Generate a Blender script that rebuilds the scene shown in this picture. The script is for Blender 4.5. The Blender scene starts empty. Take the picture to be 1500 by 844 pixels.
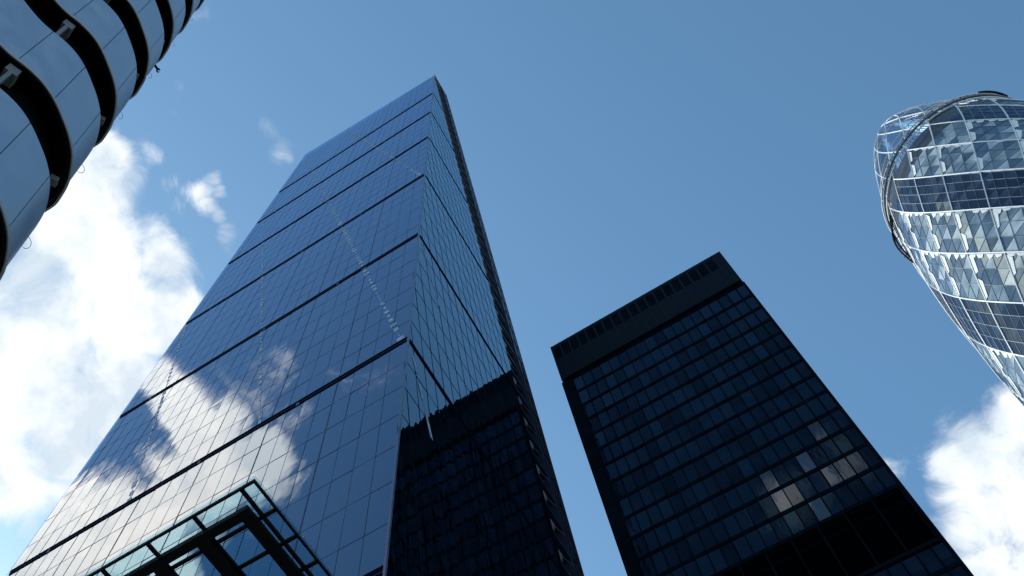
import bpy, bmesh, math, random
from mathutils import Vector, Matrix
random.seed(11)
sc = bpy.context.scene
COL = sc.collection

# ------------------------------------------------------------------ camera
cam_data = bpy.data.cameras.new('camera')
cam = bpy.data.objects.new('camera', cam_data)
COL.objects.link(cam)
FW = Vector((-0.24456191, 0.49789257, 0.83204114))
RT = Vector((0.85702685, 0.51236114, -0.05469042))
UP = Vector((0.45353550, -0.69970641, 0.55201131))
m = Matrix((RT, UP, -FW)).transposed().to_4x4()
m.translation = Vector((0, 0, 1.6))
cam.matrix_world = m
cam_data.sensor_width = 36.0
cam_data.lens = 1736.39 / 1500 * 36
cam_data.shift_x = (750 - 639.667) / 1500
cam_data.shift_y = (842.59 - 422) / 1500
cam_data.clip_start = 0.1
cam_data.clip_end = 6000
sc.camera = cam

# ------------------------------------------------------------------ exposure
sc.view_settings.view_transform = 'Standard'
sc.view_settings.look = 'None'
sc.view_settings.exposure = 0.52
sc.view_settings.gamma = 1.0
sc.view_settings.use_curve_mapping = False
sc.cycles.max_bounces = 8
sc.cycles.transparent_max_bounces = 16
sc.cycles.caustics_reflective = False
sc.cycles.caustics_refractive = False

# ------------------------------------------------------------------ node helper
def nd(nt, typ, ins=None, **kw):
    n = nt.nodes.new(typ)
    for k, v in kw.items():
        setattr(n, k, v)
    for k, v in (ins or {}).items():
        if isinstance(v, bpy.types.NodeSocket):
            nt.links.new(v, n.inputs[k])
        else:
            n.inputs[k].default_value = v
    return n

def mth(nt, op, a, b=None, c=None, clamp=False):
    ins = {0: a}
    if b is not None: ins[1] = b
    if c is not None: ins[2] = c
    return nd(nt, 'ShaderNodeMath', ins, operation=op, use_clamp=clamp).outputs[0]

# ------------------------------------------------------------------ sky with clouds
SUN_EL, SUN_AZ = math.radians(36), math.atan2(-0.95, 0.30)      # azimuth measured from +Y towards +X
BLOBS = [(-0.313, 0.1097, 0.9434, 0.0409, 1.0),
         (-0.3501, 0.1429, 0.9258, 0.0627, 1.0),
         (-0.4049, 0.1504, 0.9019, 0.0625, 1.0),
         (-0.3499, 0.2038, 0.9143, 0.0538, 1.0),
         (-0.3221, 0.2238, 0.9199, 0.0298, 1.0),
         (-0.4394, 0.2154, 0.8721, 0.0693, 1.0),
         (-0.3923, 0.2462, 0.8863, 0.0599, 1.0),
         (-0.4819, 0.2419, 0.8422, 0.045, 1.0),
         (-0.4443, 0.267, 0.8552, 0.0378, 1.0),
         (-0.2827, 0.0984, 0.9541, 0.0177, 1.0),
         (-0.3071, 0.1796, 0.9346, 0.0265, 1.0),
         (-0.2351, 0.1579, 0.9591, 0.0104, 0.6),
         (-0.2453, 0.1605, 0.9561, 0.0126, 0.66),
         (-0.2371, 0.1672, 0.957, 0.0094, 0.6),
         (-0.2503, 0.1703, 0.9531, 0.0105, 0.62),
         (-0.251, 0.1806, 0.951, 0.0085, 0.5),
         (-0.2552, 0.194, 0.9472, 0.0106, 0.45),
         (-0.2582, 0.2022, 0.9447, 0.0086, 0.4),
         (-0.2455, 0.1545, 0.957, 0.0073, 0.5),
         (-0.2208, 0.0909, 0.9711, 0.013, 0.35),
         (-0.1805, 0.1599, 0.9705, 0.0156, 0.35),
         (-0.1839, 0.1462, 0.972, 0.0129, 0.35),
         (-0.1797, 0.0645, 0.9816, 0.0122, 0.35),
         (-0.2618, 0.1125, 0.9585, 0.0127, 0.35),
         (-0.2581, 0.2162, 0.9416, 0.014, 0.35),
         (-0.2159, 0.0884, 0.9724, 0.008, 0.35),
         (-0.2277, 0.0977, 0.9688, 0.007, 0.35),
         (-0.1802, 0.1689, 0.969, 0.0083, 0.35),
         (-0.1875, 0.1421, 0.9719, 0.0103, 0.35),
         (-0.1773, 0.0715, 0.9816, 0.0069, 0.35),
         (-0.2633, 0.1408, 0.9544, 0.0114, 0.35),
         (-0.2669, 0.1592, 0.9505, 0.0105, 0.35),
         (-0.2854, 0.2037, 0.9365, 0.0118, 0.35),
         (-0.2681, 0.2307, 0.9354, 0.0108, 0.35),
         (0.2142, 0.5854, 0.7819, 0.0289, 1.0),
         (0.1787, 0.6063, 0.7749, 0.0418, 1.0),
         (0.1891, 0.6368, 0.7474, 0.0577, 1.0),
         (0.1561, 0.6358, 0.7559, 0.0396, 1.0),
         (0.156, 0.5987, 0.7857, 0.0226, 1.0),
         (0.1497, 0.6693, 0.7278, 0.044, 1.0),
         (0.1158, 0.594, 0.7961, 0.0144, 0.4),
         (-0.5002, -0.102, 0.8599, 0.0428, 1.35),
         (-0.4732, -0.1035, 0.8749, 0.0461, 1.35),
         (-0.429, -0.1487, 0.891, 0.0389, 1.35),
         (-0.44, -0.0958, 0.8929, 0.041, 1.35),
         (-0.4287, -0.1169, 0.8959, 0.0469, 1.35),
         (-0.3881, -0.1196, 0.9138, 0.0475, 1.35),
         (-0.3507, -0.1191, 0.9289, 0.0422, 1.35),
         (-0.3503, -0.087, 0.9326, 0.0334, 1.35),
         (-0.3524, -0.0598, 0.9339, 0.0276, 1.35),
         (-0.3326, -0.1312, 0.9339, 0.0339, 1.35),
         (-0.3521, -0.0247, 0.9356, 0.0207, 1.35),
         (-0.3505, -0.0418, 0.9356, 0.0192, 1.35),
         (-0.3133, -0.1308, 0.9406, 0.0254, 1.35),
         (-0.3314, -0.0867, 0.9395, 0.0223, 1.35),
         (-0.4708, -0.0796, 0.8787, 0.0269, 1.35),
         (-0.269, -0.2168, 0.9384, 0.0258, 0.24),
         (-0.2781, -0.1146, 0.9537, 0.0282, 0.24),
         (-0.2655, -0.1934, 0.9445, 0.02, 0.24),
         (-0.2207, -0.1054, 0.9696, 0.0338, 0.24),
         (-0.2827, -0.0795, 0.9559, 0.0336, 0.24),
         (-0.2812, -0.1642, 0.9455, 0.0171, 0.24),
         (0.0377, -0.5735, 0.8184, 0.0322, 0.6),
         (0.0824, -0.5561, 0.827, 0.0264, 0.6),
         (0.0863, -0.5779, 0.8116, 0.0262, 0.6)]
world = bpy.data.worlds.new('World')
sc.world = world
world.use_nodes = True
nt = world.node_tree
nt.nodes.clear()
sky = nd(nt, 'ShaderNodeTexSky', sky_type='NISHITA', sun_disc=False, sun_elevation=SUN_EL, sun_rotation=SUN_AZ,
         altitude=0, air_density=1.0, dust_density=0.9, ozone_density=2.0)
skyc = nd(nt, 'ShaderNodeMix', {0: 1.0, 6: sky.outputs[0], 7: (0.73, 1.01, 1.01, 1)}, data_type='RGBA', blend_type='MULTIPLY').outputs[2]
geo = nd(nt, 'ShaderNodeTexCoord').outputs['Generated']
nz1 = nd(nt, 'ShaderNodeTexNoise', {'Vector': geo, 'Scale': 17.0, 'Detail': 9.0, 'Roughness': 0.6, 'Distortion': 0.7})
nz2 = nd(nt, 'ShaderNodeTexNoise', {'Vector': geo, 'Scale': 9.0, 'Detail': 3.0, 'Roughness': 0.5})
off = nd(nt, 'ShaderNodeVectorMath', {0: nz2.outputs['Color'], 1: (0.5, 0.5, 0.5)}, operation='SUBTRACT').outputs[0]
off = nd(nt, 'ShaderNodeVectorMath', {0: off, 'Scale': 0.05}, operation='SCALE').outputs[0]
vec = nd(nt, 'ShaderNodeVectorMath', {0: geo, 1: off}, operation='ADD').outputs[0]
acc = None
for bx_, by_, bz_, br_, bw_ in BLOBS:
    d = nd(nt, 'ShaderNodeVectorMath', {0: vec, 1: (bx_, by_, bz_)}, operation='DISTANCE').outputs['Value']
    s = nd(nt, 'ShaderNodeMapRange', {0: d, 1: br_ * 0.15, 2: br_ * 1.65, 3: bw_, 4: 0.0}, interpolation_type='SMOOTHSTEP').outputs[0]
    acc = s if acc is None else mth(nt, 'MAXIMUM', acc, s)
# scattered low clouds, added out of view to vary the reflections
sep = nd(nt, 'ShaderNodeSeparateXYZ', {0: geo})
low = nd(nt, 'ShaderNodeMapRange', {0: sep.outputs[2], 1: 0.35, 2: 0.72, 3: 1.0, 4: 0.0}).outputs[0]
nz3 = nd(nt, 'ShaderNodeTexNoise', {'Vector': geo, 'Scale': 3.2, 'Detail': 7.0, 'Roughness': 0.6})
sc3 = nd(nt, 'ShaderNodeMapRange', {0: nz3.outputs[0], 1: 0.47, 2: 0.62, 3: 0.0, 4: 0.9}).outputs[0]
acc = mth(nt, 'MAXIMUM', acc, mth(nt, 'MULTIPLY', low, sc3))
rag = mth(nt, 'MULTIPLY_ADD', nz1.outputs[0], 1.9, -0.95)
edge = mth(nt, 'ADD', acc, rag)
gate = nd(nt, 'ShaderNodeMapRange', {0: acc, 1: 0.0, 2: 0.25, 3: 0.0, 4: 1.0}).outputs[0]
mask = nd(nt, 'ShaderNodeMapRange', {0: edge, 1: 0.22, 2: 0.95, 3: 0.0, 4: 1.0}, interpolation_type='SMOOTHSTEP').outputs[0]
mask = mth(nt, 'MULTIPLY', mask, gate)
shade = nd(nt, 'ShaderNodeMapRange', {0: nd(nt, 'ShaderNodeTexNoise', {'Vector': geo, 'Scale': 14.0, 'Detail': 5.0, 'Roughness': 0.55}).outputs[0],
                                     1: 0.38, 2: 0.60, 3: 0.0, 4: 1.0}).outputs[0]
ccol = nd(nt, 'ShaderNodeMix', {0: shade, 6: (3.5, 4.0, 4.5, 1), 7: (5.7, 5.8, 5.8, 1)}, data_type='RGBA').outputs[2]
bright = nd(nt, 'ShaderNodeMapRange', {0: sep.outputs[1], 1: 0.03, 2: -0.04, 3: 0.0, 4: 1.0}).outputs[0]     # extra warm sunlight put into the southwest clouds' colour, for their mirror images
bright = mth(nt, 'MULTIPLY', bright, nd(nt, 'ShaderNodeMapRange', {0: sep.outputs[0], 1: -0.06, 2: -0.16, 3: 0.0, 4: 1.0}).outputs[0])
warm = nd(nt, 'ShaderNodeMix', {0: bright, 6: (1, 1, 1, 1), 7: (3.1, 2.45, 1.85, 1)}, data_type='RGBA').outputs[2]
ccol = nd(nt, 'ShaderNodeVectorMath', {0: ccol, 1: warm}, operation='MULTIPLY').outputs[0]
final = nd(nt, 'ShaderNodeMix', {0: mask, 6: skyc, 7: ccol}, data_type='RGBA').outputs[2]
bg = nd(nt, 'ShaderNodeBackground', {'Color': final, 'Strength': 0.145})
nd(nt, 'ShaderNodeOutputWorld', {'Surface': bg.outputs[0]})

# ------------------------------------------------------------------ sun
sd = bpy.data.lights.new('sun', 'SUN')
sd.energy = 3.2
sd.angle = math.radians(0.5)
sd.color = (1.0, 0.95, 0.88)
sun = bpy.data.objects.new('sun', sd)
COL.objects.link(sun)
S = Vector((math.sin(SUN_AZ) * math.cos(SUN_EL), math.cos(SUN_AZ) * math.cos(SUN_EL), math.sin(SUN_EL)))
sun.rotation_euler = S.to_track_quat('Z', 'Y').to_euler()

# ------------------------------------------------------------------ materials
def new_mat(name):
    mt = bpy.data.materials.new(name)
    mt.use_nodes = True
    mt.node_tree.nodes.clear()
    return mt, mt.node_tree

def principled(name, col, rough=0.5, metal=0.0, spec=0.5, var=0.12, vscale=3.0, bump=0.0, bscale=8.0, stretch=(1, 1, 1)):
    mt, t = new_mat(name)
    co = nd(t, 'ShaderNodeTexCoord').outputs['Object']
    mp = nd(t, 'ShaderNodeMapping', {'Vector': co, 'Scale': stretch}).outputs[0]
    n = nd(t, 'ShaderNodeTexNoise', {'Vector': mp, 'Scale': vscale, 'Detail': 6.0, 'Roughness': 0.6}).outputs[0]
    f = nd(t, 'ShaderNodeMapRange', {0: n, 1: 0.3, 2: 0.7, 3: 1 - var, 4: 1 + var}).outputs[0]
    c = nd(t, 'ShaderNodeVectorMath', {0: col[:3], 'Scale': f}, operation='SCALE').outputs[0]
    p = nd(t, 'ShaderNodeBsdfPrincipled', {'Base Color': c, 'Roughness': rough, 'Metallic': metal, 'Specular IOR Level': spec})
    r = nd(t, 'ShaderNodeMapRange', {0: n, 1: 0.3, 2: 0.7, 3: max(rough * 0.8, 0.0), 4: min(rough * 1.25, 1.0)}).outputs[0]
    t.links.new(r, p.inputs['Roughness'])
    if bump:
        bn = nd(t, 'ShaderNodeTexNoise', {'Vector': mp, 'Scale': bscale, 'Detail': 3.0}).outputs[0]
        b = nd(t, 'ShaderNodeBump', {'Height': bn, 'Strength': bump, 'Distance': 0.02}).outputs[0]
        t.links.new(b, p.inputs['Normal'])
    nd(t, 'ShaderNodeOutputMaterial', {'Surface': p.outputs[0]})
    return mt

def glazing(name, through, gloss, ior, wave=0.0, wscale=0.6, rough=0.0, dirt=0.0, stretch=(1, 1, 0.5)):
    """coated glass: see-through share tinted by `through`, mirror share by `gloss`, split by Fresnel"""
    mt, t = new_mat(name)
    co = nd(t, 'ShaderNodeTexCoord').outputs['Object']
    kw = {}
    if wave:
        n = nd(t, 'ShaderNodeTexNoise', {'Vector': nd(t, 'ShaderNodeMapping', {'Vector': co, 'Scale': stretch}).outputs[0], 'Scale': wscale, 'Detail': 2.0}).outputs[0]
        b = nd(t, 'ShaderNodeBump', {'Height': n, 'Strength': 1.0, 'Distance': wave}).outputs[0]
        kw['Normal'] = b
    fr = nd(t, 'ShaderNodeFresnel', {'IOR': ior}).outputs[0]
    tr = nd(t, 'ShaderNodeBsdfTransparent', {'Color': (*through, 1)}).outputs[0]
    gl = nd(t, 'ShaderNodeBsdfGlossy', dict({'Color': (*gloss, 1), 'Roughness': rough}, **kw)).outputs[0]
    mx = nd(t, 'ShaderNodeMixShader', {0: fr, 1: tr, 2: gl}).outputs[0]
    if dirt:
        n2 = nd(t, 'ShaderNodeTexNoise', {'Vector': nd(t, 'ShaderNodeMapping', {'Vector': co, 'Scale': (1, 1, 0.15)}).outputs[0], 'Scale': 1.3, 'Detail': 6.0}).outputs[0]
        df = nd(t, 'ShaderNodeBsdfDiffuse', {'Color': (0.25, 0.3, 0.36, 1)}).outputs[0]
        f2 = nd(t, 'ShaderNodeMapRange', {0: n2, 1: 0.45, 2: 0.75, 3: 0.0, 4: dirt}).outputs[0]
        mx = nd(t, 'ShaderNodeMixShader', {0: f2, 1: mx, 2: df}).outputs[0]
    nd(t, 'ShaderNodeOutputMaterial', {'Surface': mx})
    return mt

M = {}
M['asphalt'] = principled('asphalt', (0.05, 0.05, 0.052), 0.9, bump=0.4, bscale=40)
M['paving'] = principled('paving', (0.28, 0.27, 0.25), 0.8, bump=0.2, bscale=20)
M['paint'] = principled('road_paint', (0.75, 0.75, 0.72), 0.7)
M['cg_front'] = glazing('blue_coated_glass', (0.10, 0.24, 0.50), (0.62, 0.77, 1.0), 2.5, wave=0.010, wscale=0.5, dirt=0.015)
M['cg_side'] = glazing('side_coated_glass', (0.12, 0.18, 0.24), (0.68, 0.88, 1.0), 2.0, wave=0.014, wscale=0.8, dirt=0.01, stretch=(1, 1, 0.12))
M['mullion'] = principled('dark_aluminium', (0.022, 0.045, 0.09), 0.6, spec=0.1)
M['black_steel'] = principled('black_steel', (0.003, 0.003, 0.004), 0.6, spec=0.12)
M['bar_steel'] = principled('band_steel', (0.004, 0.005, 0.014), 0.8, spec=0.0)
M['brace_glint'] = principled('brace_and_glint_tint', (0.20, 0.30, 0.42), 0.5, var=0.6, vscale=1.5)  # look through blue glass put into the brace colour; side glints share it
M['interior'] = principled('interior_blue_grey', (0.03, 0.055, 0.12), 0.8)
M['soffit'] = principled('soffit_grey', (0.06, 0.10, 0.18), 0.7)
M['core'] = principled('core_cladding', (0.012, 0.02, 0.045), 0.35, spec=0.5)
M['dim_steel'] = principled('grey_steel', (0.12, 0.13, 0.15), 0.5)
M['corner'] = principled('blue_corner_trim', (0.03, 0.05, 0.12), 0.3, metal=0.4, var=0.5, vscale=1.2)
M['side_mullion'] = principled('black_aluminium', (0.007, 0.017, 0.032), 0.7, spec=0.0)
M['band_rail'] = principled('band_rail_steel', (0.03, 0.035, 0.07), 0.7, spec=0.1)
M['roofing'] = principled('roof_membrane', (0.2, 0.2, 0.2), 0.9)

# ------------------------------------------------------------------ mesh helpers
class MB:
    def __init__(s): s.v, s.f, s.mi = [], [], []
    def poly(s, pts, mi=0):
        b = len(s.v)
        s.v += [tuple(p) for p in pts]
        s.f.append(tuple(range(b, b + len(pts)))); s.mi.append(mi)
    def box(s, a, b, mi=0):
        x0, y0, z0 = a; x1, y1, z1 = b
        n = len(s.v)
        s.v += [(x0,y0,z0),(x1,y0,z0),(x1,y1,z0),(x0,y1,z0),(x0,y0,z1),(x1,y0,z1),(x1,y1,z1),(x0,y1,z1)]
        for q in ((0,3,2,1),(4,5,6,7),(0,1,5,4),(1,2,6,5),(2,3,7,6),(3,0,4,7)):
            s.f.append(tuple(n + i for i in q)); s.mi.append(mi)
    def bar(s, p, q, w, h=None, up=(0, 0, 1), mi=0):
        """square bar from p to q, w across and h along the `up` side"""
        h = w if h is None else h
        p, q = Vector(p), Vector(q); d = q - p
        if d.length < 1e-6: return
        d.normalize(); u = Vector(up)
        a = d.cross(u)
        if a.length < 1e-4: a = d.cross(Vector((0.3, 1, 0.1)))
        a.normalize(); u = a.cross(d).normalized()
        n = len(s.v)
        for e in (p, q):
            for sa, su in ((-1,-1),(1,-1),(1,1),(-1,1)):
                s.v.append(tuple(e + a * (sa * w / 2) + u * (su * h / 2)))
        for f in ((0,3,2,1),(4,5,6,7),(0,1,5,4),(1,2,6,5),(2,3,7,6),(3,0,4,7)):
            s.f.append(tuple(n + i for i in f)); s.mi.append(mi)
    def tube(s, pts, r, seg=6, closed=False, mi=0):
        pts = [Vector(p) for p in pts]; N = len(pts); n0 = len(s.v)
        for i, p in enumerate(pts):
            if closed: t = pts[(i + 1) % N] - pts[i - 1]
            else: t = pts[min(i + 1, N - 1)] - pts[max(i - 1, 0)]
            t.normalize()
            a = t.cross(Vector((0, 0, 1)))
            if a.length < 1e-3: a = t.cross(Vector((1, 0, 0)))
            a.normalize(); b = a.cross(t)
            for k in range(seg):
                an = 2 * math.pi * k / seg
                s.v.append(tuple(p + a * (r * math.cos(an)) + b * (r * math.sin(an))))
        for i in range(N if closed else N - 1):
            j = (i + 1) % N
            for k in range(seg):
                l = (k + 1) % seg
                s.f.append((n0 + i*seg + k, n0 + i*seg + l, n0 + j*seg + l, n0 + j*seg + k)); s.mi.append(mi)
    def build(s, name, mats, parent=None, smooth=False):
        if not isinstance(mats, (list, tuple)): mats = [mats]
        base = Vector((0, 0, 0))
        p = parent
        while p is not None:
            base += p.location; p = p.parent
        me = bpy.data.meshes.new(name)
        me.from_pydata([tuple(Vector(v) - base) for v in s.v], [], s.f)
        for mt in mats: me.materials.append(mt)
        me.polygons.foreach_set('material_index', s.mi)
        if smooth: me.polygons.foreach_set('use_smooth', [True] * len(s.f))
        me.update()
        o = bpy.data.objects.new(name, me)
        COL.objects.link(o)
        if parent: o.parent = parent
        return o

def thing(name, label, cat, loc=(0, 0, 0)):
    o = bpy.data.objects.new(name, None)
    COL.objects.link(o)
    o.location = loc
    o['label'] = label; o['category'] = cat
    return o

def struct(o):
    o['kind'] = 'structure'
    return o

# ------------------------------------------------------------------ ground, road, pavements
g = MB(); g.poly([(-2500,-2500,0),(2500,-2500,0),(2500,2500,0),(-2500,2500,0)])
struct(g.build('ground', M['paving']))
r = MB(); r.poly([(-400,-14,0.004),(400,-14,0.004),(400,-5,0.004),(-400,-5,0.004)])
struct(r.build('road', M['asphalt']))
pm = MB()
for i in range(-60, 60):
    pm.poly([(i*6,-9.56,0.008),(i*6+3,-9.56,0.008),(i*6+3,-9.44,0.008),(i*6,-9.44,0.008)])
struct(pm.build('road_markings', M['paint']))
kb = MB()
kb.box((-400,-5,0),(400,-4.7,0.12)); kb.box((-400,-14.3,0),(400,-14,0.12))
struct(kb.build('kerb', M['paving']))

# ------------------------------------------------------------------ wedge shaped glass tower
XE, XW, YR, YB, ZT = -11.39, -40.2, 41.5, 46.2, 224.0
def yf(z): return 42.16 - (ZT - z) * 0.12169
LV = [0.0, 8.0, 35.6, 63.1, 90.5, 117.9, 144.3, 168.9, 193.2, ZT]
cg = thing('wedge_skyscraper', 'tall blue mirror glass tower whose front leans back, crossed by dark bands', 'skyscraper', (-25.8, 30, 0))
NB = 25
PW = (XE - XW) / NB
def roof_z(x): return ZT + 11.0 * (XE - x) / (XE - XW)      # the parapet rises towards the west
for bi in range(len(LV) - 1):
    z0, z1 = LV[bi], LV[bi + 1]
    nr = max(1, round((z1 - z0) / 3.92))
    top = bi == len(LV) - 2
    fr = MB(); ml = MB(); sd_ = MB(); sm = MB()
    for ir in range(nr):
        for ic in range(NB):
            xa, xb = XW + ic * PW, XW + (ic + 1) * PW
            def zz(i, x):
                t = i / nr
                return z0 + t * ((roof_z(x) if top else z1) - z0)
            j = [random.uniform(-0.004, 0.004) for _ in range(3)]; j.append(j[0] + j[2] - j[1])
            P = [(xa, zz(ir, xa)), (xb, zz(ir, xb)), (xb, zz(ir + 1, xb)), (xa, zz(ir + 1, xa))]
            fr.poly([(x, yf(z) + jj, z) for (x, z), jj in zip(P, j)])
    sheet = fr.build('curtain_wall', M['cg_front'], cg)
    for ic in range(NB + 1):
        x = XW + ic * PW
        zt_ = roof_z(x) if top else z1
        w = (0.075 if ic % 4 == 1 else 0.022) * (1.0 if z0 < 60 else (0.8 if z0 < 100 else 0.55))
        ml.bar((x, yf(z0) - 0.006, z0), (x, yf(zt_) - 0.006, zt_), w, 0.006, up=(0, 1, 0))
    for ir in range(1, nr):
        t = ir / nr
        za, zb = [z0 + t * ((roof_z(x) if top else z1) - z0) for x in (XW, XE)]
        ml.bar((XW, yf(za) - 0.005, za), (XE, yf(zb) - 0.005, zb), 0.006, 0.05 if z0 < 60 else (0.03 if z0 < 90 else 0.012))
    ml.build('mullions', M['mullion'], sheet)
    # side glazing, clipped by the sloping front edge
    ny = int((YR - yf(z0)) / PW) + 1
    for ir in range(nr):
        za, zb = z0 + (z1 - z0) * ir / nr, z0 + (z1 - z0) * (ir + 1) / nr
        for k in range(ny):
            yb2 = YR - k * PW; ya2 = yb2 - PW
            a0, a1 = max(ya2, yf(za)), max(ya2, yf(zb))
            if a0 >= yb2 - 0.02: continue
            a1 = min(a1, yb2)
            j = [random.uniform(-0.0035, 0.0035) for _ in range(3)]; j.append(j[0] + j[2] - j[1])
            sd_.poly([(XE + j[0], a0, za), (XE + j[1], yb2, za), (XE + j[2], yb2, zb), (XE + j[3], a1, zb)])
            if k % 1 == 0:
                zlo = za
                if ya2 > yf(zb): sm.bar((XE + 0.009, ya2, zlo), (XE + 0.009, ya2, zb), 0.035, 0.01, up=(1, 0, 0))
        if ir and yf(za) < YR:
            sm.bar((XE + 0.008, yf(za), za), (XE + 0.008, YR, za), 0.01, 0.05)
    if sd_.f:
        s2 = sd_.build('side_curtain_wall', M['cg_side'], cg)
        sm.build('mullions', M['side_mullion'], s2)
    # dark band at the top of each tier
    if not top and bi > 0:
        bb = MB()
        h = 0.72
        bb.bar((XW + 0.3, yf(z1) + 0.04, z1), (XE + 0.02, yf(z1) + 0.04, z1), 0.18, h)
        bb.bar((XE - 0.06, yf(z1) + 0.17, z1), (XE - 0.06, YR - 0.05, z1), 0.18, h)
        band = bb.build('horizontal_band', M['bar_steel'], cg)
        rl = MB()
        rl.bar((XW + 0.3, yf(z1) - 0.065, z1 - 0.06), (XE + 0.02, yf(z1) - 0.065, z1 - 0.06), 0.02, 0.05)
        rl.build('rail', M['band_rail'], band)
        for q in range(3):
            x = XW + (3.4, 14.6, 21.5)[q]
            nod = MB(); nod.box((x - 0.10, yf(z1) - 0.07, z1 - 0.20), (x + 0.10, yf(z1) - 0.035, z1 + 0.05))
            nod.build('bracket', M['dim_steel'], band)

# corner trim
ct = MB(); ct.bar((XE + 0.03, yf(0) - 0.05, 0), (XE + 0.03, yf(ZT) - 0.05, ZT), 0.10, 0.10, up=(1, 0, 0))
ct.build('corner_trim', M['corner'], cg)
# floors, ceiling soffits and the dark rear of the offices seen through the glass
for bi in range(2, len(LV) - 1):
    z0, z1 = LV[bi], LV[bi + 1]
    fl = MB()
    nr = max(1, round((z1 - z0) / 3.92))
    for ir in range(nr):
        z = z0 + (z1 - z0) * ir / nr
        y = yf(z) + 0.45
        if y < YR - 0.4:
            fl.box((XW + 0.2, y, z - 0.35), (XE - 0.25, YR - 0.2, z + 0.05))
    if fl.f: fl.build('floor_slabs', M['soffit'], cg)
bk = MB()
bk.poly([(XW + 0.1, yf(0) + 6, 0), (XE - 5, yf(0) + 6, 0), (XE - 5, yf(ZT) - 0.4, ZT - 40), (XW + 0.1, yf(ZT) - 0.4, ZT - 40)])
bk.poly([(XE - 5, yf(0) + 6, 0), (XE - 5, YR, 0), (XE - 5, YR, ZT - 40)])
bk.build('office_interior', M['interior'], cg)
wl = MB()
wl.poly([(XW + 0.02, YB, 0), (XW + 0.02, yf(0) + 0.1, 0), (XW + 0.02, yf(ZT) + 0.1, ZT), (XW + 0.02, YB, ZT)])
wl.build('west_wall', M['core'], cg)
# ladder braces laid on the glass, its blue tint put into their colour
def ribbon(p0, p1, w, step, at, name='brace_and_glint_strip'):
    """one connected strip of wide plates joined by a thin rod; at(u, z) gives the point on the facade"""
    n = max(2, int(abs(p1[1] - p0[1]) / step)); b = MB()
    rowp = []
    for i in range(n):
        ww, e = w * (random.uniform(0.35, 1.15) if random.random() > 0.15 else 0.1), i + random.uniform(0.35, 0.9)
        rowp += [(i / n, 0.012), (i / n + 1e-4, ww), (e / n, ww), (e / n + 1e-4, 0.012)]
    pts = []
    for t, ww in rowp:
        u, z = p0[0] + (p1[0] - p0[0]) * t, p0[1] + (p1[1] - p0[1]) * t
        pts.append((at(u - ww / 2, z, 0), at(u + ww / 2, z, 0), at(u + ww / 2, z, 1), at(u - ww / 2, z, 1)))
    for q, c in enumerate(pts):
        b.v += [tuple(v) for v in c]
        if q:
            o = 4 * q
            for k in range(4):
                l = (k + 1) % 4
                b.f.append((o - 4 + k, o - 4 + l, o + l, o + k)); b.mi.append(0)
    b.f.append((0, 1, 2, 3)); b.mi.append(0)
    b.build(name, M['brace_glint'], cg)
def brace(x0, z0, x1, z1, w=0.42):
    ribbon((x0, z0), (x1, z1), w, 1.4, lambda u, z, d: (u, yf(z) - 0.010 - 0.008 * (1 - d), z))
brace(-11.8, 63.4, -30.4, 174.3)
brace(-30.4, 174.3, -38.5, 222, 0.4)
brace(-11.8, 118.4, -25.6, 201.0)
brace(-25.6, 201.0, -29.2, 222, 0.4)
brace(-21.4, 63.4, -39.6, 173.0, 0.28)
brace(-30.9, 63.4, -39.8, 117.6, 0.3)
def side_glint(y0, z0, y1, z1, w=0.5):  # pale strips on the side glass, painted stand-ins for reflected streaks
    ribbon((y0, z0), (y1, z1), w, 2.6, lambda u, z, d: (XE + 0.012 + 0.008 * (1 - d), u, z))
side_glint(26.2, 89, 28.0, 78, 0.22)
side_glint(22.9, 61.5, 24.2, 53, 0.25)
# north core with the open stair strip
nc = MB()
nc.box((XW + 0.3, YR + 0.3, 0), (XE - 1.9, YB - 0.05, 214.0)); nc.box((XW + 0.3, 42.75, 214.01), (XE - 1.9, YB - 0.05, ZT - 0.05))
nc.box((XE - 1.9, 44.55, 0), (XE, YB, ZT + 0.4))
nc.build('north_core', M['core'], cg)
pp = MB(); pp.poly([(XW + 0.1, yf(ZT - 8) + 0.4, ZT - 8), (XE - 0.1, yf(ZT - 8) + 0.4, ZT - 8), (XE - 0.1, yf(ZT) + 0.4, ZT), (XW + 0.1, yf(ZT + 10.9) + 0.4, ZT + 10.9)])
pp.build('parapet', M['interior'], cg)
rf = MB(); rf.poly([(XW, yf(ZT), ZT), (XE, yf(ZT), ZT), (XE, YB, ZT + 0.42), (XW, YB, ZT + 0.42)])
rf.build('roof', M['roofing'], cg)
fm = MB()
for q in range(0, 57):
    z = 3.0 + q * 3.92
    if z > ZT: break
    fm.box((XE - 0.02, 44.6, z - 0.05), (XE + 0.035, YB - 0.04, z + 0.05))
for y in (44.62, 45.4, 46.12):
    fm.box((XE + 0.005, y - 0.04, 0), (XE + 0.05, y + 0.04, ZT))
fm.build('cladding_joints', M['black_steel'], cg)
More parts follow.
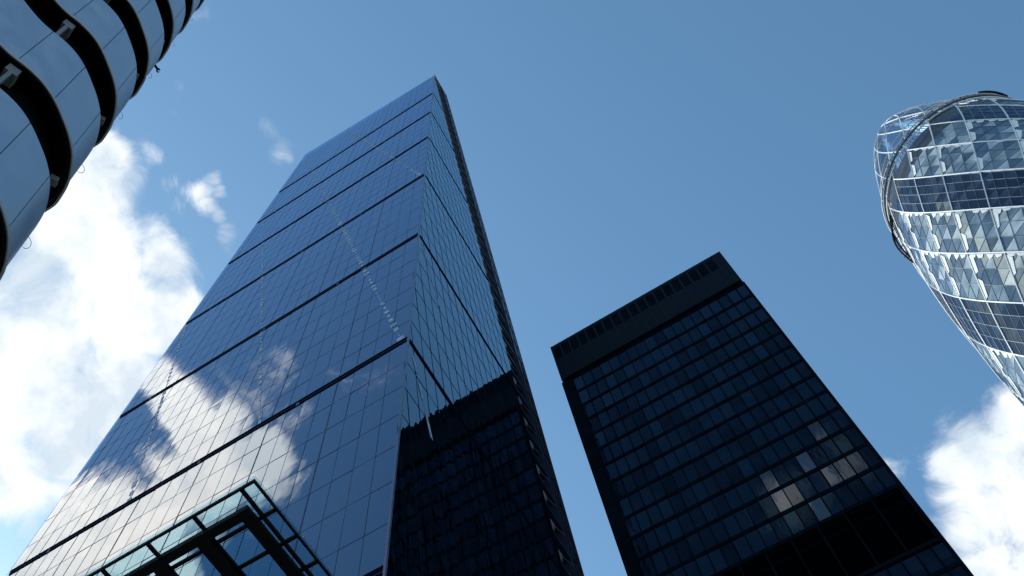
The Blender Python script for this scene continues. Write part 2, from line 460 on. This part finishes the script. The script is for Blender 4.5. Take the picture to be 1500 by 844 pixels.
for q in range(0, 56):
    z = 3.0 + q * 3.92
    ld, st, br = MB(), MB(), MB()
    ld.box((XE - 1.85, YR + 0.02, z - 0.18), (XE - 0.12, 44.5, z + 0.12))
    lo = ld.build('stair_landing', M['core'], cg)
    st.bar((XE - 0.5, 42.1, z + 0.15), (XE - 0.5, 44.4, z + 1.95), 0.18, 0.12)
    st.build('stair_flight', M['dim_steel'], lo)
    st = MB(); st.bar((XE - 1.3, 44.4, z + 1.95), (XE - 1.3, 42.1, z + 3.8), 0.18, 0.12)
    st.build('stair_flight', M['dim_steel'], lo)
    st = MB(); st.bar((XE - 0.1, 42.2, z + 1.1), (XE - 0.1, 44.5, z + 2.9), 0.05, 0.05)
    st.build('handrail', M['dim_steel'], lo)
    br.box((XE - 0.14, YR + 0.05, z + 0.5), (XE + 0.02, YR + 0.62, z + 0.95))
    br.box((XE - 0.14, YR + 0.05, z - 0.35), (XE + 0.02, YR + 0.25, z + 0.5))
    br.build('cladding_bracket', M['dim_steel'], lo)

# ------------------------------------------------------------------ dark office block behind
AX0, AX1, AY, AYB, AZ = -9.4, 10.05, 51.48, 72.0, 118.0
av = thing('dark_office_tower', 'dark bronze glass office block with a flat roof and black louvred bands', 'office tower', (0.3, 60, 0))
M['av_clad'] = principled('bronze_black_cladding', (0.002, 0.004, 0.009), 0.4, spec=0.05, var=0.3, vscale=0.6)
M['av_louvre'] = principled('black_louvre', (0.0015, 0.0025, 0.004), 0.7, spec=0.0)
M['av_fin'] = principled('dark_fin', (0.0035, 0.008, 0.015), 0.6, spec=0.0, var=0.4, vscale=0.5)
def window_glass(name, base, coat, ior):
    mt, t = new_mat(name)
    co = nd(t, 'ShaderNodeTexCoord').outputs['Object']
    n = nd(t, 'ShaderNodeTexNoise', {'Vector': nd(t, 'ShaderNodeMapping', {'Vector': co, 'Scale': (1, 1, 0.25)}).outputs[0], 'Scale': 1.6, 'Detail': 2.0}).outputs[0]
    b = nd(t, 'ShaderNodeBump', {'Height': n, 'Strength': 1.0, 'Distance': 0.005}).outputs[0]
    info = nd(t, 'ShaderNodeTexNoise', {'Vector': co, 'Scale': 0.35, 'Detail': 1.0}).outputs[0]
    f = nd(t, 'ShaderNodeMapRange', {0: info, 1: 0.35, 2: 0.65, 3: 0.6, 4: 1.4}).outputs[0]
    c = nd(t, 'ShaderNodeVectorMath', {0: base, 'Scale': f}, operation='SCALE').outputs[0]
    df = nd(t, 'ShaderNodeBsdfDiffuse', {'Color': c}).outputs[0]
    # every pane has its own batch of coating
    sn = nd(t, 'ShaderNodeVectorMath', {0: nd(t, 'ShaderNodeVectorMath', {0: co, 1: (9.6 + 0.0, 0.0, -70.08)}, operation='ADD').outputs[0], 1: (0.97, 50.0, 3.0)}, operation='SNAP').outputs[0]
    wn = nd(t, 'ShaderNodeTexWhiteNoise', {'Vector': sn}).outputs[0]
    wf = nd(t, 'ShaderNodeMapRange', {0: wn, 1: 0.0, 2: 1.0, 3: 0.55, 4: 1.4}).outputs[0]
    gc = nd(t, 'ShaderNodeVectorMath', {0: coat, 'Scale': wf}, operation='SCALE').outputs[0]
    gl = nd(t, 'ShaderNodeBsdfGlossy', {'Color': gc, 'Roughness': 0.01, 'Normal': b}).outputs[0]
    fr = nd(t, 'ShaderNodeFresnel', {'IOR': ior}).outputs[0]
    nd(t, 'ShaderNodeOutputMaterial', {'Surface': nd(t, 'ShaderNodeMixShader', {0: fr, 1: df, 2: gl}).outputs[0]})
    return mt
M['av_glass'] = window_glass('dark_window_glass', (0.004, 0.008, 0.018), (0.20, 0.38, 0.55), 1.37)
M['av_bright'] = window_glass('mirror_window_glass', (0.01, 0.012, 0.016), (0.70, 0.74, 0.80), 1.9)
body = MB(); body.box((AX0 + 0.05, AY + 0.25, 0), (AX1 - 0.05, AYB, AZ - 0.3))
body.build('wall', M['av_clad'], av)
BW = 0.97
# crown: plain fascia with recessed dark panels and vertical ribs
cr = MB(); cr.box((AX0, AY, 109.75), (AX1, AY + 0.3, AZ)); cr.box((AX0, AY + 0.3, AZ - 0.3), (AX1, AYB, AZ))
cr.box((AX0, AY + 0.3, 109.75), (AX0 + 0.3, AYB, AZ - 0.3)); cr.box((AX1 - 0.3, AY + 0.3, 109.75), (AX1, AYB, AZ - 0.3))
M['av_fascia'] = principled('blue_black_fascia', (0.004, 0.009, 0.017), 0.5, spec=0.03, var=0.3, vscale=0.25)
crown = cr.build('crown_fascia', M['av_fascia'], av)
pn, rb = MB(), MB()
for k in range(20):
    x = AX0 + 0.1 + k * BW
    if k < 19 and k % 1 == 0: pn.box((x + 0.12, AY - 0.02, 114.6), (x + BW - 0.12, AY - 0.004, 117.3))
    rb.box((x - 0.025, AY - 0.06, 109.8), (x + 0.025, AY - 0.004, AZ - 0.05))
pn.build('louvre_panel', M['av_fin'], crown)
M['av_rib'] = principled('bronze_rib', (0.012, 0.019, 0.027), 0.5, spec=0.05)
rb.build('ribs', M['av_rib'], crown)
# row of black slots below the crown
for k in range(20):
    x = AX0 + 0.1 + k * BW
    s_ = MB(); s_.box((x + 0.05, AY - 0.01, 108.9), (x + BW - 0.05, AY + 0.2, 109.74))
    s_.build('slot_vent', M['av_louvre'], av)
fr = MB()
fr.box((AX0, AY + 0.02, 108.75), (AX1, AY + 0.24, 108.95))
fr.box((AX0, AY + 0.02, 0), (AX0 + 1.0, AY + 0.24, 108.75))
fr.box((AX1 - 0.12, AY + 0.02, 0), (AX1, AY + 0.24, 108.75))
# storeys: sills (spandrels) and mullions
rows = [70.1 + 3.0 * k for k in range(13)] + [63.0 - 3.0 * (k + 1) + 0.35 for k in range(19)]
for z in rows:
    if z < 1: continue
    fr.box((AX0 + 1.0, AY + 0.04, z - 0.42), (AX1 - 0.12, AY + 0.22, z - 0.02))
for k in range(1, 21):
    x = AX0 + 0.1 + k * BW
    if x > AX1 - 0.1: continue
    fr.box((x - 0.035, AY - 0.06, 69.5), (x + 0.035, AY + 0.04, 108.75))
    fr.box((x - 0.035, AY - 0.06, 1), (x + 0.035, AY + 0.04, 63.0))
fr.build('facade_frame', M['av_fin'], av)
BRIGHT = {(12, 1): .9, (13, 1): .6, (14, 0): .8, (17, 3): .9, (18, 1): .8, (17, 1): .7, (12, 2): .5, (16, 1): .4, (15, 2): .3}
rest = MB(); count = 0
for ri, z in enumerate(rows):
    for k in range(1, 20):
        xa, xb = AX0 + 0.1 + k * BW + 0.035, AX0 + 0.1 + (k + 1) * BW - 0.035
        if k == 19: xb = AX1 - 0.13
        if z < 1 or xb - xa < 0.2: continue
        zt_ = min(z + 2.58, 62.6 if z < 63 else 108.74)
        w = MB() if (ri in (0, 1, 2, 3, 13) ) else rest
        j = [random.uniform(-0.006, 0.006) for _ in range(3)]; j.append(j[0] + j[2] - j[1])
        P = [(xa, AY + 0.1 + j[0], z), (xb, AY + 0.1 + j[1], z), (xb, AY + 0.1 + j[2], zt_), (xa, AY + 0.1 + j[3], zt_)]
        w.poly(P)
        if w is not rest:
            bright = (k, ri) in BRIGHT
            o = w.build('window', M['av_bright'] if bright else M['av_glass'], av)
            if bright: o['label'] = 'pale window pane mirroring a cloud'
ro = rest.build('window', M['av_glass'], av); ro['kind'] = 'stuff'
# tall louvred plant band
lv = MB(); lv.box((AX0, AY + 0.06, 63.1), (AX1, AY + 0.24, 69.45))
louv = lv.build('louvre_band', M['av_louvre'], av)
bl, ps = MB(), MB()
for k in range(70):
    z = 63.25 + k * 0.085
    if 67.75 < z < 68.1: continue
    bl.box((AX0 + 0.05, AY + 0.005, z), (AX1 - 0.05, AY + 0.055, z + 0.03))
for k in range(0, 11):
    x = AX0 + 0.1 + 2 * k * BW - 0.3
    if x < AX0 + 0.2: continue
    ps.box((x - 0.06, AY - 0.1, 63.1), (x + 0.06, AY + 0.004, 69.45))
ps.box((AX0, AY - 0.05, 62.75), (AX1, AY + 0.2, 63.1))
bl.build('louvre_blades', M['av_louvre'], louv)
ps.build('posts', M['av_fin'], louv)
# flank walls: storey bands and fins
fk = MB()
for z in rows:
    if z < 1: continue
    fk.box((AX0 - 0.08, AY + 0.3, z - 0.5), (AX0 + 0.05, AYB, z)); fk.box((AX1 - 0.05, AY + 0.3, z - 0.5), (AX1 + 0.08, AYB, z))
for k in range(21):
    y = AY + 0.3 + k * 1.0
    fk.box((AX0 - 0.14, y, 1), (AX0 + 0.05, y + 0.1, 109.7)); fk.box((AX1 - 0.05, y, 1), (AX1 + 0.14, y + 0.1, 109.7))
fk.build('flank_fins', M['av_fin'], av)

# ------------------------------------------------------------------ rounded diagrid tower
GX, GY = 43.957, 75.161
ZZ = [0, 20, 40, 60, 80, 100, 120, 140, 150, 160, 168, 175, 178, 180]
RR = [24.5, 26.4, 27.7, 28.2, 28.1, 27.1, 24.9, 21, 18.2, 14.2, 10, 5.2, 2.6, 0.0]
def spl(z):
    z = min(max(z, 0), 180)
    i = 0
    while i < len(ZZ) - 2 and z > ZZ[i + 1]: i += 1
    h = ZZ[i + 1] - ZZ[i]; t = (z - ZZ[i]) / h
    def sl(k):
        if k == 0: return (RR[1] - RR[0]) / (ZZ[1] - ZZ[0])
        if k == len(ZZ) - 1: return (RR[k] - RR[k - 1]) / (ZZ[k] - ZZ[k - 1])
        return 0.5 * ((RR[k + 1] - RR[k]) / (ZZ[k + 1] - ZZ[k]) + (RR[k] - RR[k - 1]) / (ZZ[k] - ZZ[k - 1]))
    a, b = sl(i) * h, sl(i + 1) * h
    t2, t3 = t * t, t ** 3
    return (2*t3 - 3*t2 + 1) * RR[i] + (t3 - 2*t2 + t) * a + (-2*t3 + 3*t2) * RR[i + 1] + (t3 - t2) * b
def rad(z): return 28.2 * 0.557 * (max(spl(z), 0) / 28.2) ** 0.92
def gp(c1, c2, out=0.0):
    j = (c2 - c1) / 2; i = (c1 + c2) / 2
    z = 143.0 - 7.35 * j; th = math.radians(-114 + 10 * i)
    r_ = rad(z) + out
    return Vector((GX + r_ * math.cos(th), GY + r_ * math.sin(th), z))
gh = thing('diagrid_tower', 'rounded bullet shaped tower of pale glass triangles with dark spiral stripes and a clear dome', 'skyscraper', (GX, GY, 0))
def pane(name, base, coat, ior, rough=0.03):
    mt, t = new_mat(name)
    co = nd(t, 'ShaderNodeTexCoord').outputs['Object']
    n = nd(t, 'ShaderNodeTexNoise', {'Vector': co, 'Scale': 0.45, 'Detail': 4.0}).outputs[0]
    f = nd(t, 'ShaderNodeMapRange', {0: n, 1: 0.35, 2: 0.65, 3: 0.65, 4: 1.35}).outputs[0]
    c = nd(t, 'ShaderNodeVectorMath', {0: base, 'Scale': f}, operation='SCALE').outputs[0]
    df = nd(t, 'ShaderNodeBsdfDiffuse', {'Color': c}).outputs[0]
    gl = nd(t, 'ShaderNodeBsdfGlossy', {'Color': (*coat, 1), 'Roughness': rough}).outputs[0]
    fr_ = nd(t, 'ShaderNodeFresnel', {'IOR': ior}).outputs[0]
    nd(t, 'ShaderNodeOutputMaterial', {'Surface': nd(t, 'ShaderNodeMixShader', {0: fr_, 1: df, 2: gl}).outputs[0]})
    return mt
M['g_pale'] = pane('pale_reflection_glass', (0.37, 0.44, 0.48), (0.62, 0.86, 1.0), 1.6)  # pale base colour stands in for bright sky reflected in these panes
M['g_mid'] = pane('blue_grey_glass', (0.17, 0.23, 0.28), (0.58, 0.82, 1.0), 1.65)
M['g_deep'] = pane('deep_blue_glass', (0.085, 0.12, 0.165), (0.55, 0.8, 1.0), 1.6)
M['g_dark'] = pane('smoked_glass', (0.014, 0.018, 0.026), (0.40, 0.60, 0.80), 1.5)
M['g_dark2'] = pane('smoked_glass_blue', (0.03, 0.04, 0.055), (0.42, 0.62, 0.84), 1.6)
M['g_grey'] = pane('grey_top_glass', (0.05, 0.055, 0.06), (0.6, 0.65, 0.7), 1.45)
M['g_frame'] = principled('white_diagrid_frame', (0.74, 0.77, 0.82), 0.35)
M['g_thin'] = principled('grey_glazing_bar', (0.10, 0.13, 0.17), 0.4)
M['g_thinlight'] = principled('light_glazing_bar', (0.17, 0.20, 0.25), 0.4)
M['g_casing'] = principled('white_column_casing', (0.78, 0.83, 0.84), 0.3, spec=0.6)
M['g_dome'] = glazing('clear_dome_glass', (0.62, 0.70, 0.78), (0.85, 0.92, 1.0), 1.4)
ND = 4
for a in range(18):
    dark = (a % 3 == 1)
    mb, tb, cb = MB(), MB(), MB()
    wb = 0.05 if dark else 0.035
    ND = 4 if dark else 3
    for mlev in range(-1, 19):
        b = a + mlev
        C0, D0 = 2 * a, 2 * b
        rnd = random.random()
        for s_ in range(ND):
            for t_ in range(ND):
                c1a, c1b = C0 + 2 * s_ / ND, C0 + 2 * (s_ + 1) / ND
                c2a, c2b = D0 + 2 * t_ / ND, D0 + 2 * (t_ + 1) / ND
                # top (c1b,c2a), left (c1a,c2a), right (c1b,c2b), bottom (c1a,c2b); the split runs level
                def lev(c1, c2): return 143.0 - 7.35 * (c2 - c1) / 2
                for tri in (((c1b, c2a), (c1a, c2a), (c1b, c2b)), ((c1a, c2a), (c1a, c2b), (c1b, c2b))):
                    zmax = max(lev(*q) for q in tri); zmin = min(lev(*q) for q in tri)
                    if zmax > 152.3 or zmin < 0.3: continue
                    if zmin > 145.0: mi = 5
                    elif dark: mi = 3 if random.random() < 0.68 else 4
                    else:
                        rr_ = random.random()
                        up_ = tri[0] == (c1b, c2a)
                        drift = 0.18 * math.sin(0.9 * mlev + 1.7 * a) + 0.16 * (1 - t_ / 2)
                        rr_ += drift
                        if up_: mi = 0 if rr_ < 0.22 else (1 if rr_ < 0.58 else 2)
                        else: mi = 0 if rr_ < 0.45 else (1 if rr_ < 0.85 else 2)
                    p = [gp(*q) for q in tri]
                    nrm = Vector((p[0].x - GX, p[0].y - GY, 0)).normalized()
                    p = [q + nrm * random.uniform(-0.006, 0.006) for q in p]
                    mb.poly(p, mi)
                    # horizontal glazing bar
                    if tri[0] == (c1b, c2a) and not dark:
                        tb.bar(gp(c1a, c2a, 0.02), gp(c1b, c2b, 0.02), 0.03, 0.03)
        if lev(C0 + 2, D0) < 152.4 and mlev < 18:
            for q in range(1, ND):
                for s_ in range(ND):
                    u0, u1 = 2 * s_ / ND, 2 * (s_ + 1) / ND
                    tb.bar(gp(C0 + 2*q/ND, D0 + u0, 0.02), gp(C0 + 2*q/ND, D0 + u1, 0.02), wb, 0.04)
                    tb.bar(gp(C0 + u0, D0 + 2*q/ND, 0.02), gp(C0 + u1, D0 + 2*q/ND, 0.02), wb, 0.04)
            if not dark:
                # white casings of the columns show beside the diagonal joints
                for (u0, u1) in ((0.10, 0.95), (1.08, 1.9)):
                    if random.random() < 0.12: continue
                    e = random.uniform(-0.06, 0.06)
                    quad = [gp(C0 + 2 - u0, D0 + 0.05, 0.045), gp(C0 + 2 - u1 + e, D0 + 0.05, 0.045), gp(C0 + 2 - u1 + e + 0.12, D0 + 0.22 + e, 0.045), gp(C0 + 2 - u0 - 0.1, D0 + 0.30, 0.045)]
                    cb.poly(quad)
                    for w0 in (u0, u0 + 0.42):
                        if random.random() < 0.2: continue
                        f_ = random.uniform(0.10, 0.26)
                        cb.poly([gp(C0 + 1.95, D0 + w0, 0.045), gp(C0 + 1.95 - f_, D0 + w0 + 0.06, 0.045), gp(C0 + 1.95 - f_ * random.uniform(0.3, 0.9), D0 + w0 + 0.30, 0.045), gp(C0 + 1.95, D0 + w0 + 0.40, 0.045)])
    for f_ in cb.f: mb.poly([cb.v[q] for q in f_], 6)
    for f_ in tb.f: mb.poly([tb.v[q] for q in f_], 7)
    name = 'dark_glazing_spiral' if dark else 'pale_glazing_spiral'
    o = mb.build(name, [M['g_pale'], M['g_mid'], M['g_deep'], M['g_dark'], M['g_dark2'], M['g_grey'], M['g_casing'], M['g_thinlight'] if dark else M['g_thin']], gh)
dg = MB()
for a in range(18):
    for mlev in range(-1, 19):
        b = a + mlev
        for s_ in range(4):
            u0, u1 = s_ / 2, (s_ + 1) / 2
            for pr in (((2*a, 2*b + u0), (2*a, 2*b + u1)), ((2*a + u0, 2*b), (2*a + u1, 2*b))):
                zs = [143.0 - 7.35 * (c2 - c1) / 2 for c1, c2 in pr]
                if max(zs) > 152.4 or min(zs) < 0: continue
                dg.bar(gp(*pr[0], 0.05), gp(*pr[1], 0.05), 0.12, 0.12)
dg.build('diagrid_frame', M['g_frame'], gh)
# dome
dm, dl = MB(), MB()
lv_ = [152.5, 157.7, 165.05, 172.4, 177.2, 179.6]
nseg = 72
zs = [152.5 + (179.95 - 152.5) * (1 - (1 - i / 24) ** 1.6) for i in range(25)]
for i in range(24):
    for k in range(nseg):
        q = []
        for (zi, kk) in ((i, k), (i, k + 1), (i + 1, k + 1), (i + 1, k)):
            th = 2 * math.pi * kk / nseg; r_ = rad(zs[zi])
            q.append((GX + r_ * math.cos(th), GY + r_ * math.sin(th), zs[zi]))
        dm.poly(q)
dome = dm.build('glass_dome', M['g_dome'], gh, smooth=True)
def cyl(th, z, out=0.03):
    r_ = rad(z) + out
    return Vector((GX + r_ * math.cos(math.radians(th)), GY + r_ * math.sin(math.radians(th)), z))
for lvl in lv_[1:]:
    dl.tube([cyl(5 * k, lvl) for k in range(72)], 0.07, 5, closed=True)
for k in range(18):
    for sg in (1, -1):
        pts = []
        for i in range(17):
            z = 152.5 + (177.2 - 152.5) * i / 16
            j = (143.0 - z) / 7.35
            pts.append(cyl(-114 + 20 * k + sg * 10 * j, z))
        dl.tube(pts, 0.075, 5)
dl.build('dome_lattice', M['g_frame'], dome)
# cleaning rails round the shoulder
rg = MB(); rg2 = MB(); rg3 = MB()
rg.tube([cyl(3 * k, 152.6, 0.38) for k in range(120)], 0.16, 6, closed=True)
rg2.tube([cyl(3 * k, 153.5, 0.55) for k in range(120)], 0.09, 6, closed=True)
rg2.tube([cyl(3 * k, 151.7, 0.18) for k in range(120)], 0.09, 6, closed=True)
for k in range(72):
    rg3.bar(cyl(5 * k, 151.7, 0.18), cyl(5 * k, 153.5, 0.55), 0.07)
o = rg.build('cleaning_rail', M['g_thin'], gh)
rg2.build('rail_tube', M['g_frame'], o)
rg3.build('rail_bracket', M['black_steel'], o)
cd = MB()
for dz, oo in ((0, 0.2), (1.5, 0.5)):
    cd.tube([cyl(-171 - 1.3 * k, 151.0 - dz - 0.8 * k, 0.05 + (oo + 0.3) * math.sin(math.pi * k / 10)) for k in range(11)], 0.12, 6)
for k in range(1, 10, 2):
    cd.bar(cyl(-171 - 1.3 * k, 151.0 - 0.8 * k, 0.0), cyl(-171 - 1.3 * k, 150.4 - 0.8 * k, 0.6), 0.08)
cd.tube([cyl(-62 + 1.5 * k, 153.6, 0.7 + 0.1 * math.sin(math.pi * k / 14)) for k in range(15)], 0.14, 6)
cd.build('cleaning_gantry', M['black_steel'], gh)

# ------------------------------------------------------------------ stair tower clad in steel
SCL = 0.8
M['panel'] = principled('brushed_steel_panel', (0.46, 0.51, 0.56), 0.40, metal=0.85, var=0.06, vscale=1.5, bump=0.05, bscale=2.0)
M['lloyd_dark'] = principled('black_ribbon_glass', (0.001, 0.001, 0.0015), 0.4, spec=0.06)
M['lip'] = principled('dull_steel_lip', (0.34, 0.35, 0.38), 0.45, metal=0.3)
M['fixture'] = principled('pale_fixture', (0.15, 0.155, 0.155), 0.5)
CP = [(-9.27,-3.2),(-9.26,-1.8),(-9.25,-0.7),(-9.22,-0.15),(-9.15,0.2),(-9.02,0.6),(-8.955,1.0),(-8.98,1.36),(-9.08,1.75),(-9.22,2.14),(-9.45,2.51),(-9.85,2.855),
      (-10.25,3.04),(-10.6,3.115),(-11.2,3.02),(-11.8,2.6),(-12.2,1.9),(-12.3,1.2),(-12.15,0.5),(-12.0,-0.1),(-12.0,-1.6),(-11.95,-3.2),(-11.4,-4.1),(-10.6,-4.4),(-9.8,-4.1)]
def catmull(cp, n):
    out = []; N = len(cp)
    for i in range(N):
        p0, p1, p2, p3 = [Vector(cp[(i + k) % N]) for k in (-1, 0, 1, 2)]
        for k in range(n):
            t = k / n
            out.append(0.5 * (2*p1 + (p2 - p0)*t + (2*p0 - 5*p1 + 4*p2 - p3)*t*t + (3*p1 - p0 - 3*p2 + p3)*t**3))
    return out
plan = catmull(CP, 6)
NPL = len(plan)
def offset(d):
    o = []
    for i in range(NPL):
        t = (plan[(i + 1) % NPL] - plan[i - 1]).normalized()
        o.append(plan[i] + Vector((t.y, -t.x)) * d)        # outward for this anticlockwise loop
    return o
def LZ(z): return 1.6 + (z - 1.6) * SCL
inn, shell_in = offset(-0.42), offset(-0.07)
sp = [p * SCL for p in plan]; spi = [p * SCL for p in inn]; sps = [p * SCL for p in shell_in]; spr = [p * SCL for p in offset(0.012)]; spr2 = [p * SCL for p in offset(-0.05)]
ly = thing('stair_tower', 'curved stair tower of stacked blue grey steel panels with black ribbon gaps', 'tower', (-10.6 * SCL, 0, 0))
k0, k1 = -4, 10
ZLOW, ZTOP = 0.0, LZ(30 + 5.93 * (k1 + 1))
cm = MB()
for i in range(NPL):
    j = (i + 1) % NPL
    cm.poly([(*spi[i], ZLOW), (*spi[j], ZLOW), (*spi[j], ZTOP), (*spi[i], ZTOP)])
cm.poly([(*p, ZTOP) for p in spi])
cm.build('ribbon_glazing', M['lloyd_dark'], ly)
# joints along the plan where one panel ends and the next begins
def near(x, y): return min(range(NPL), key=lambda i: (plan[i] - Vector((x, y))).length)
JT = [near(-9.26,-2.3), near(-9.25,-0.85), near(-9.11,0.36), near(-8.975,1.34), near(-9.36,2.37), near(-10.45,3.09), near(-11.7,2.7), near(-12.25,0.8), near(-12.0,-1.2), near(-11.5,-4.0), near(-9.7,-4.05)]
for k in range(k0, k1 + 1):
    zr, zt_ = LZ(30 + 5.93 * k), LZ(30 + 5.93 * k + 3.62)
    for q in range(len(JT)):
        ia, ib = JT[q], JT[(q + 1) % len(JT)]
        if ib <= ia: ib += NPL
        p = MB()
        idx = [i % NPL for i in range(ia, ib + 1)]
        def pt(arr, n):
            v = arr[idx[n]]
            if n == 0: v = v + (arr[idx[1]] - v).normalized() * 0.007
            elif n == len(idx) - 1: v = v + (arr[idx[-2]] - v).normalized() * 0.007
            return v
        for n in range(len(idx) - 1):
            a0, a1 = pt(sp, n), pt(sp, n + 1); b0, b1 = pt(sps, n), pt(sps, n + 1)
            p.poly([(*a0, zr), (*a1, zr), (*a1, zt_), (*a0, zt_)])
            p.poly([(*b1, zr), (*b0, zr), (*b0, zt_), (*b1, zt_)])
            p.poly([(*a0, zt_), (*a1, zt_), (*b1, zt_), (*b0, zt_)])
            p.poly([(*a1, zr), (*a0, zr), (*b0, zr), (*b1, zr)])
        p.build('steel_panel', M['panel'], ly)
    for nm, z in (('soffit', zr + 0.03), ('parapet_capping', zt_ - 0.03)):
        sf = MB()
        for i in range(NPL):
            j = (i + 1) % NPL
            sf.poly([(*sps[i], z), (*sps[j], z), (*spi[j], z), (*spi[i], z)])
        sf.build(nm, M['lloyd_dark'], ly)
    lp = MB()
    lp.tube([(*v, zr - 0.095) for v in spr], 0.045, 6, closed=True)
    lp.build('sill_rail', M['lip'], ly)
    lk = MB()
    for i in range(NPL):
        j = (i + 1) % NPL
        for z0_, z1_ in ((zr - 0.17, zr - 0.13), (zr - 0.05, zr - 0.005)):
            lk.poly([(*spr[i], z0_), (*spr[j], z0_), (*spr[j], z1_), (*spr[i], z1_)])
            lk.poly([(*spr[j], z0_), (*spr[i], z0_), (*sps[i], z0_), (*sps[j], z0_)])
    lk.build('black_trim', M['black_steel'], ly)
    # pale fixtures hung in the gap below each panel
    for (fx, fy, sz) in ((-9.13, 0.42, 1.0), (-9.9, 2.85, 0.6)):
        i = near(fx, fy)
        t = (plan[(i + 1) % NPL] - plan[i - 1]).normalized()
        nrm = Vector((t.y, -t.x))
        c0 = (plan[i] - nrm * 0.24) * SCL
        f = MB()
        f.bar((c0.x, c0.y, zr - 0.22), (c0.x, c0.y, zr - 0.22 - 0.4 * sz), 0.22 * sz, 0.26 * sz, up=(nrm.x, nrm.y, 0))
        c2 = (plan[i] - nrm * 0.12) * SCL
        if sz == 1: f.bar((c2.x, c2.y, zr - 0.62), (c2.x, c2.y, zr - 1.75), 0.07, 0.07, up=(nrm.x, nrm.y, 0))
        f.build('lamp_fixture', M['fixture'], ly)
    # thin hoop that stands out beyond the rounded end
    i = near(-10.45, 3.09)
    t = (plan[(i + 1) % NPL] - plan[i - 1]).normalized(); nrm = Vector((t.y, -t.x))
    c0 = plan[i] * SCL
    hp = MB()
    hp.tube([(c0.x + nrm.x * 0.11 * math.sin(an), c0.y + nrm.y * 0.11 * math.sin(an), zt_ - 0.55 + 0.26 * math.cos(an)) for an in [math.pi * q / 10 for q in range(11)]], 0.006, 6)
    hp.build('hoop', M['lip'], ly)
i = near(-10.5, 3.1)
cmr = MB(); c0 = plan[i] * SCL
zc = LZ(46.6)
cmr.box((c0.x - 0.03, c0.y, zc - 0.03), (c0.x + 0.03, c0.y + 0.16, zc + 0.03)); cmr.tube([(c0.x, c0.y + 0.16, zc - 0.10), (c0.x, c0.y + 0.16, zc + 0.07)], 0.05, 8)
cmr.build('security_camera', M['black_steel'], ly)

# ------------------------------------------------------------------ glass canopy
ZC = 18.0
UC = (ZC - 1.6) / 7.4
KX, KY = -2.86 * UC, 3.055 * UC
cn = thing('glass_canopy', 'flat black steel canopy with clear glass panes in front of the leaning glass tower', 'canopy', (KX - 4, KY + 3, 0))
M['canopy_glass'] = glazing('canopy_glass', (0.74, 0.90, 0.95), (0.9, 0.95, 1.0), 1.22)
LW, LN = 4.2, 4.55
def cx(dx): return KX + dx * UC
def cy(dy): return KY + dy * UC
gpn = MB(); gpn.box((cx(-LW), cy(-0.012), ZC + 0.16), (cx(0.012), cy(LN), ZC + 0.185))
gpn.build('glass_roof', M['canopy_glass'], cn)
ed = MB()
ed.box((cx(-LW), cy(0), ZC + 0.09), (cx(0), cy(0.018), ZC + 0.15)); ed.box((cx(-0.018), cy(0.018), ZC + 0.09), (cx(0), cy(LN), ZC + 0.15))
ed.build('edge_frame', M['black_steel'], cn)
pl_ = MB()
k = 0
while -0.125 - 0.42 * k > -LW:
    x = -0.125 - 0.42 * k
    pl_.box((cx(x - 0.014), cy(0.018), ZC + 0.08), (cx(x + 0.014), cy(LN), ZC + 0.14)); k += 1
k = 0
while 0.28 + 0.266 * k < LN:
    y = 0.28 + 0.266 * k
    pl_.box((cx(-LW), cy(y - 0.014), ZC + 0.085), (cx(-0.018), cy(y + 0.014), ZC + 0.135)); k += 1
pl_.build('purlins', M['black_steel'], cn)
bm_ = MB()
bm_.box((cx(-LW), cy(0.130), ZC - 0.05), (cx(-0.155), cy(0.205), ZC + 0.07)); bm_.build('edge_beam', M['black_steel'], cn)
k = 0
while -0.20 - 0.40 * k > -LW + 0.2:
    x = -0.20 - 0.40 * k
    b_ = MB(); b_.box((cx(x - 0.048), cy(0.205), ZC - 0.046), (cx(x + 0.048), cy(LN), ZC + 0.068)); b_.build('roof_beam', M['black_steel'], cn)
    k += 1
for dx in (-0.2, -1.8, -3.4):
    c_ = MB(); c_.tube([(cx(dx), cy(2.2), 0), (cx(dx), cy(2.2), ZC - 0.05)], 0.14, 12); c_.build('column', M['black_steel'], cn)
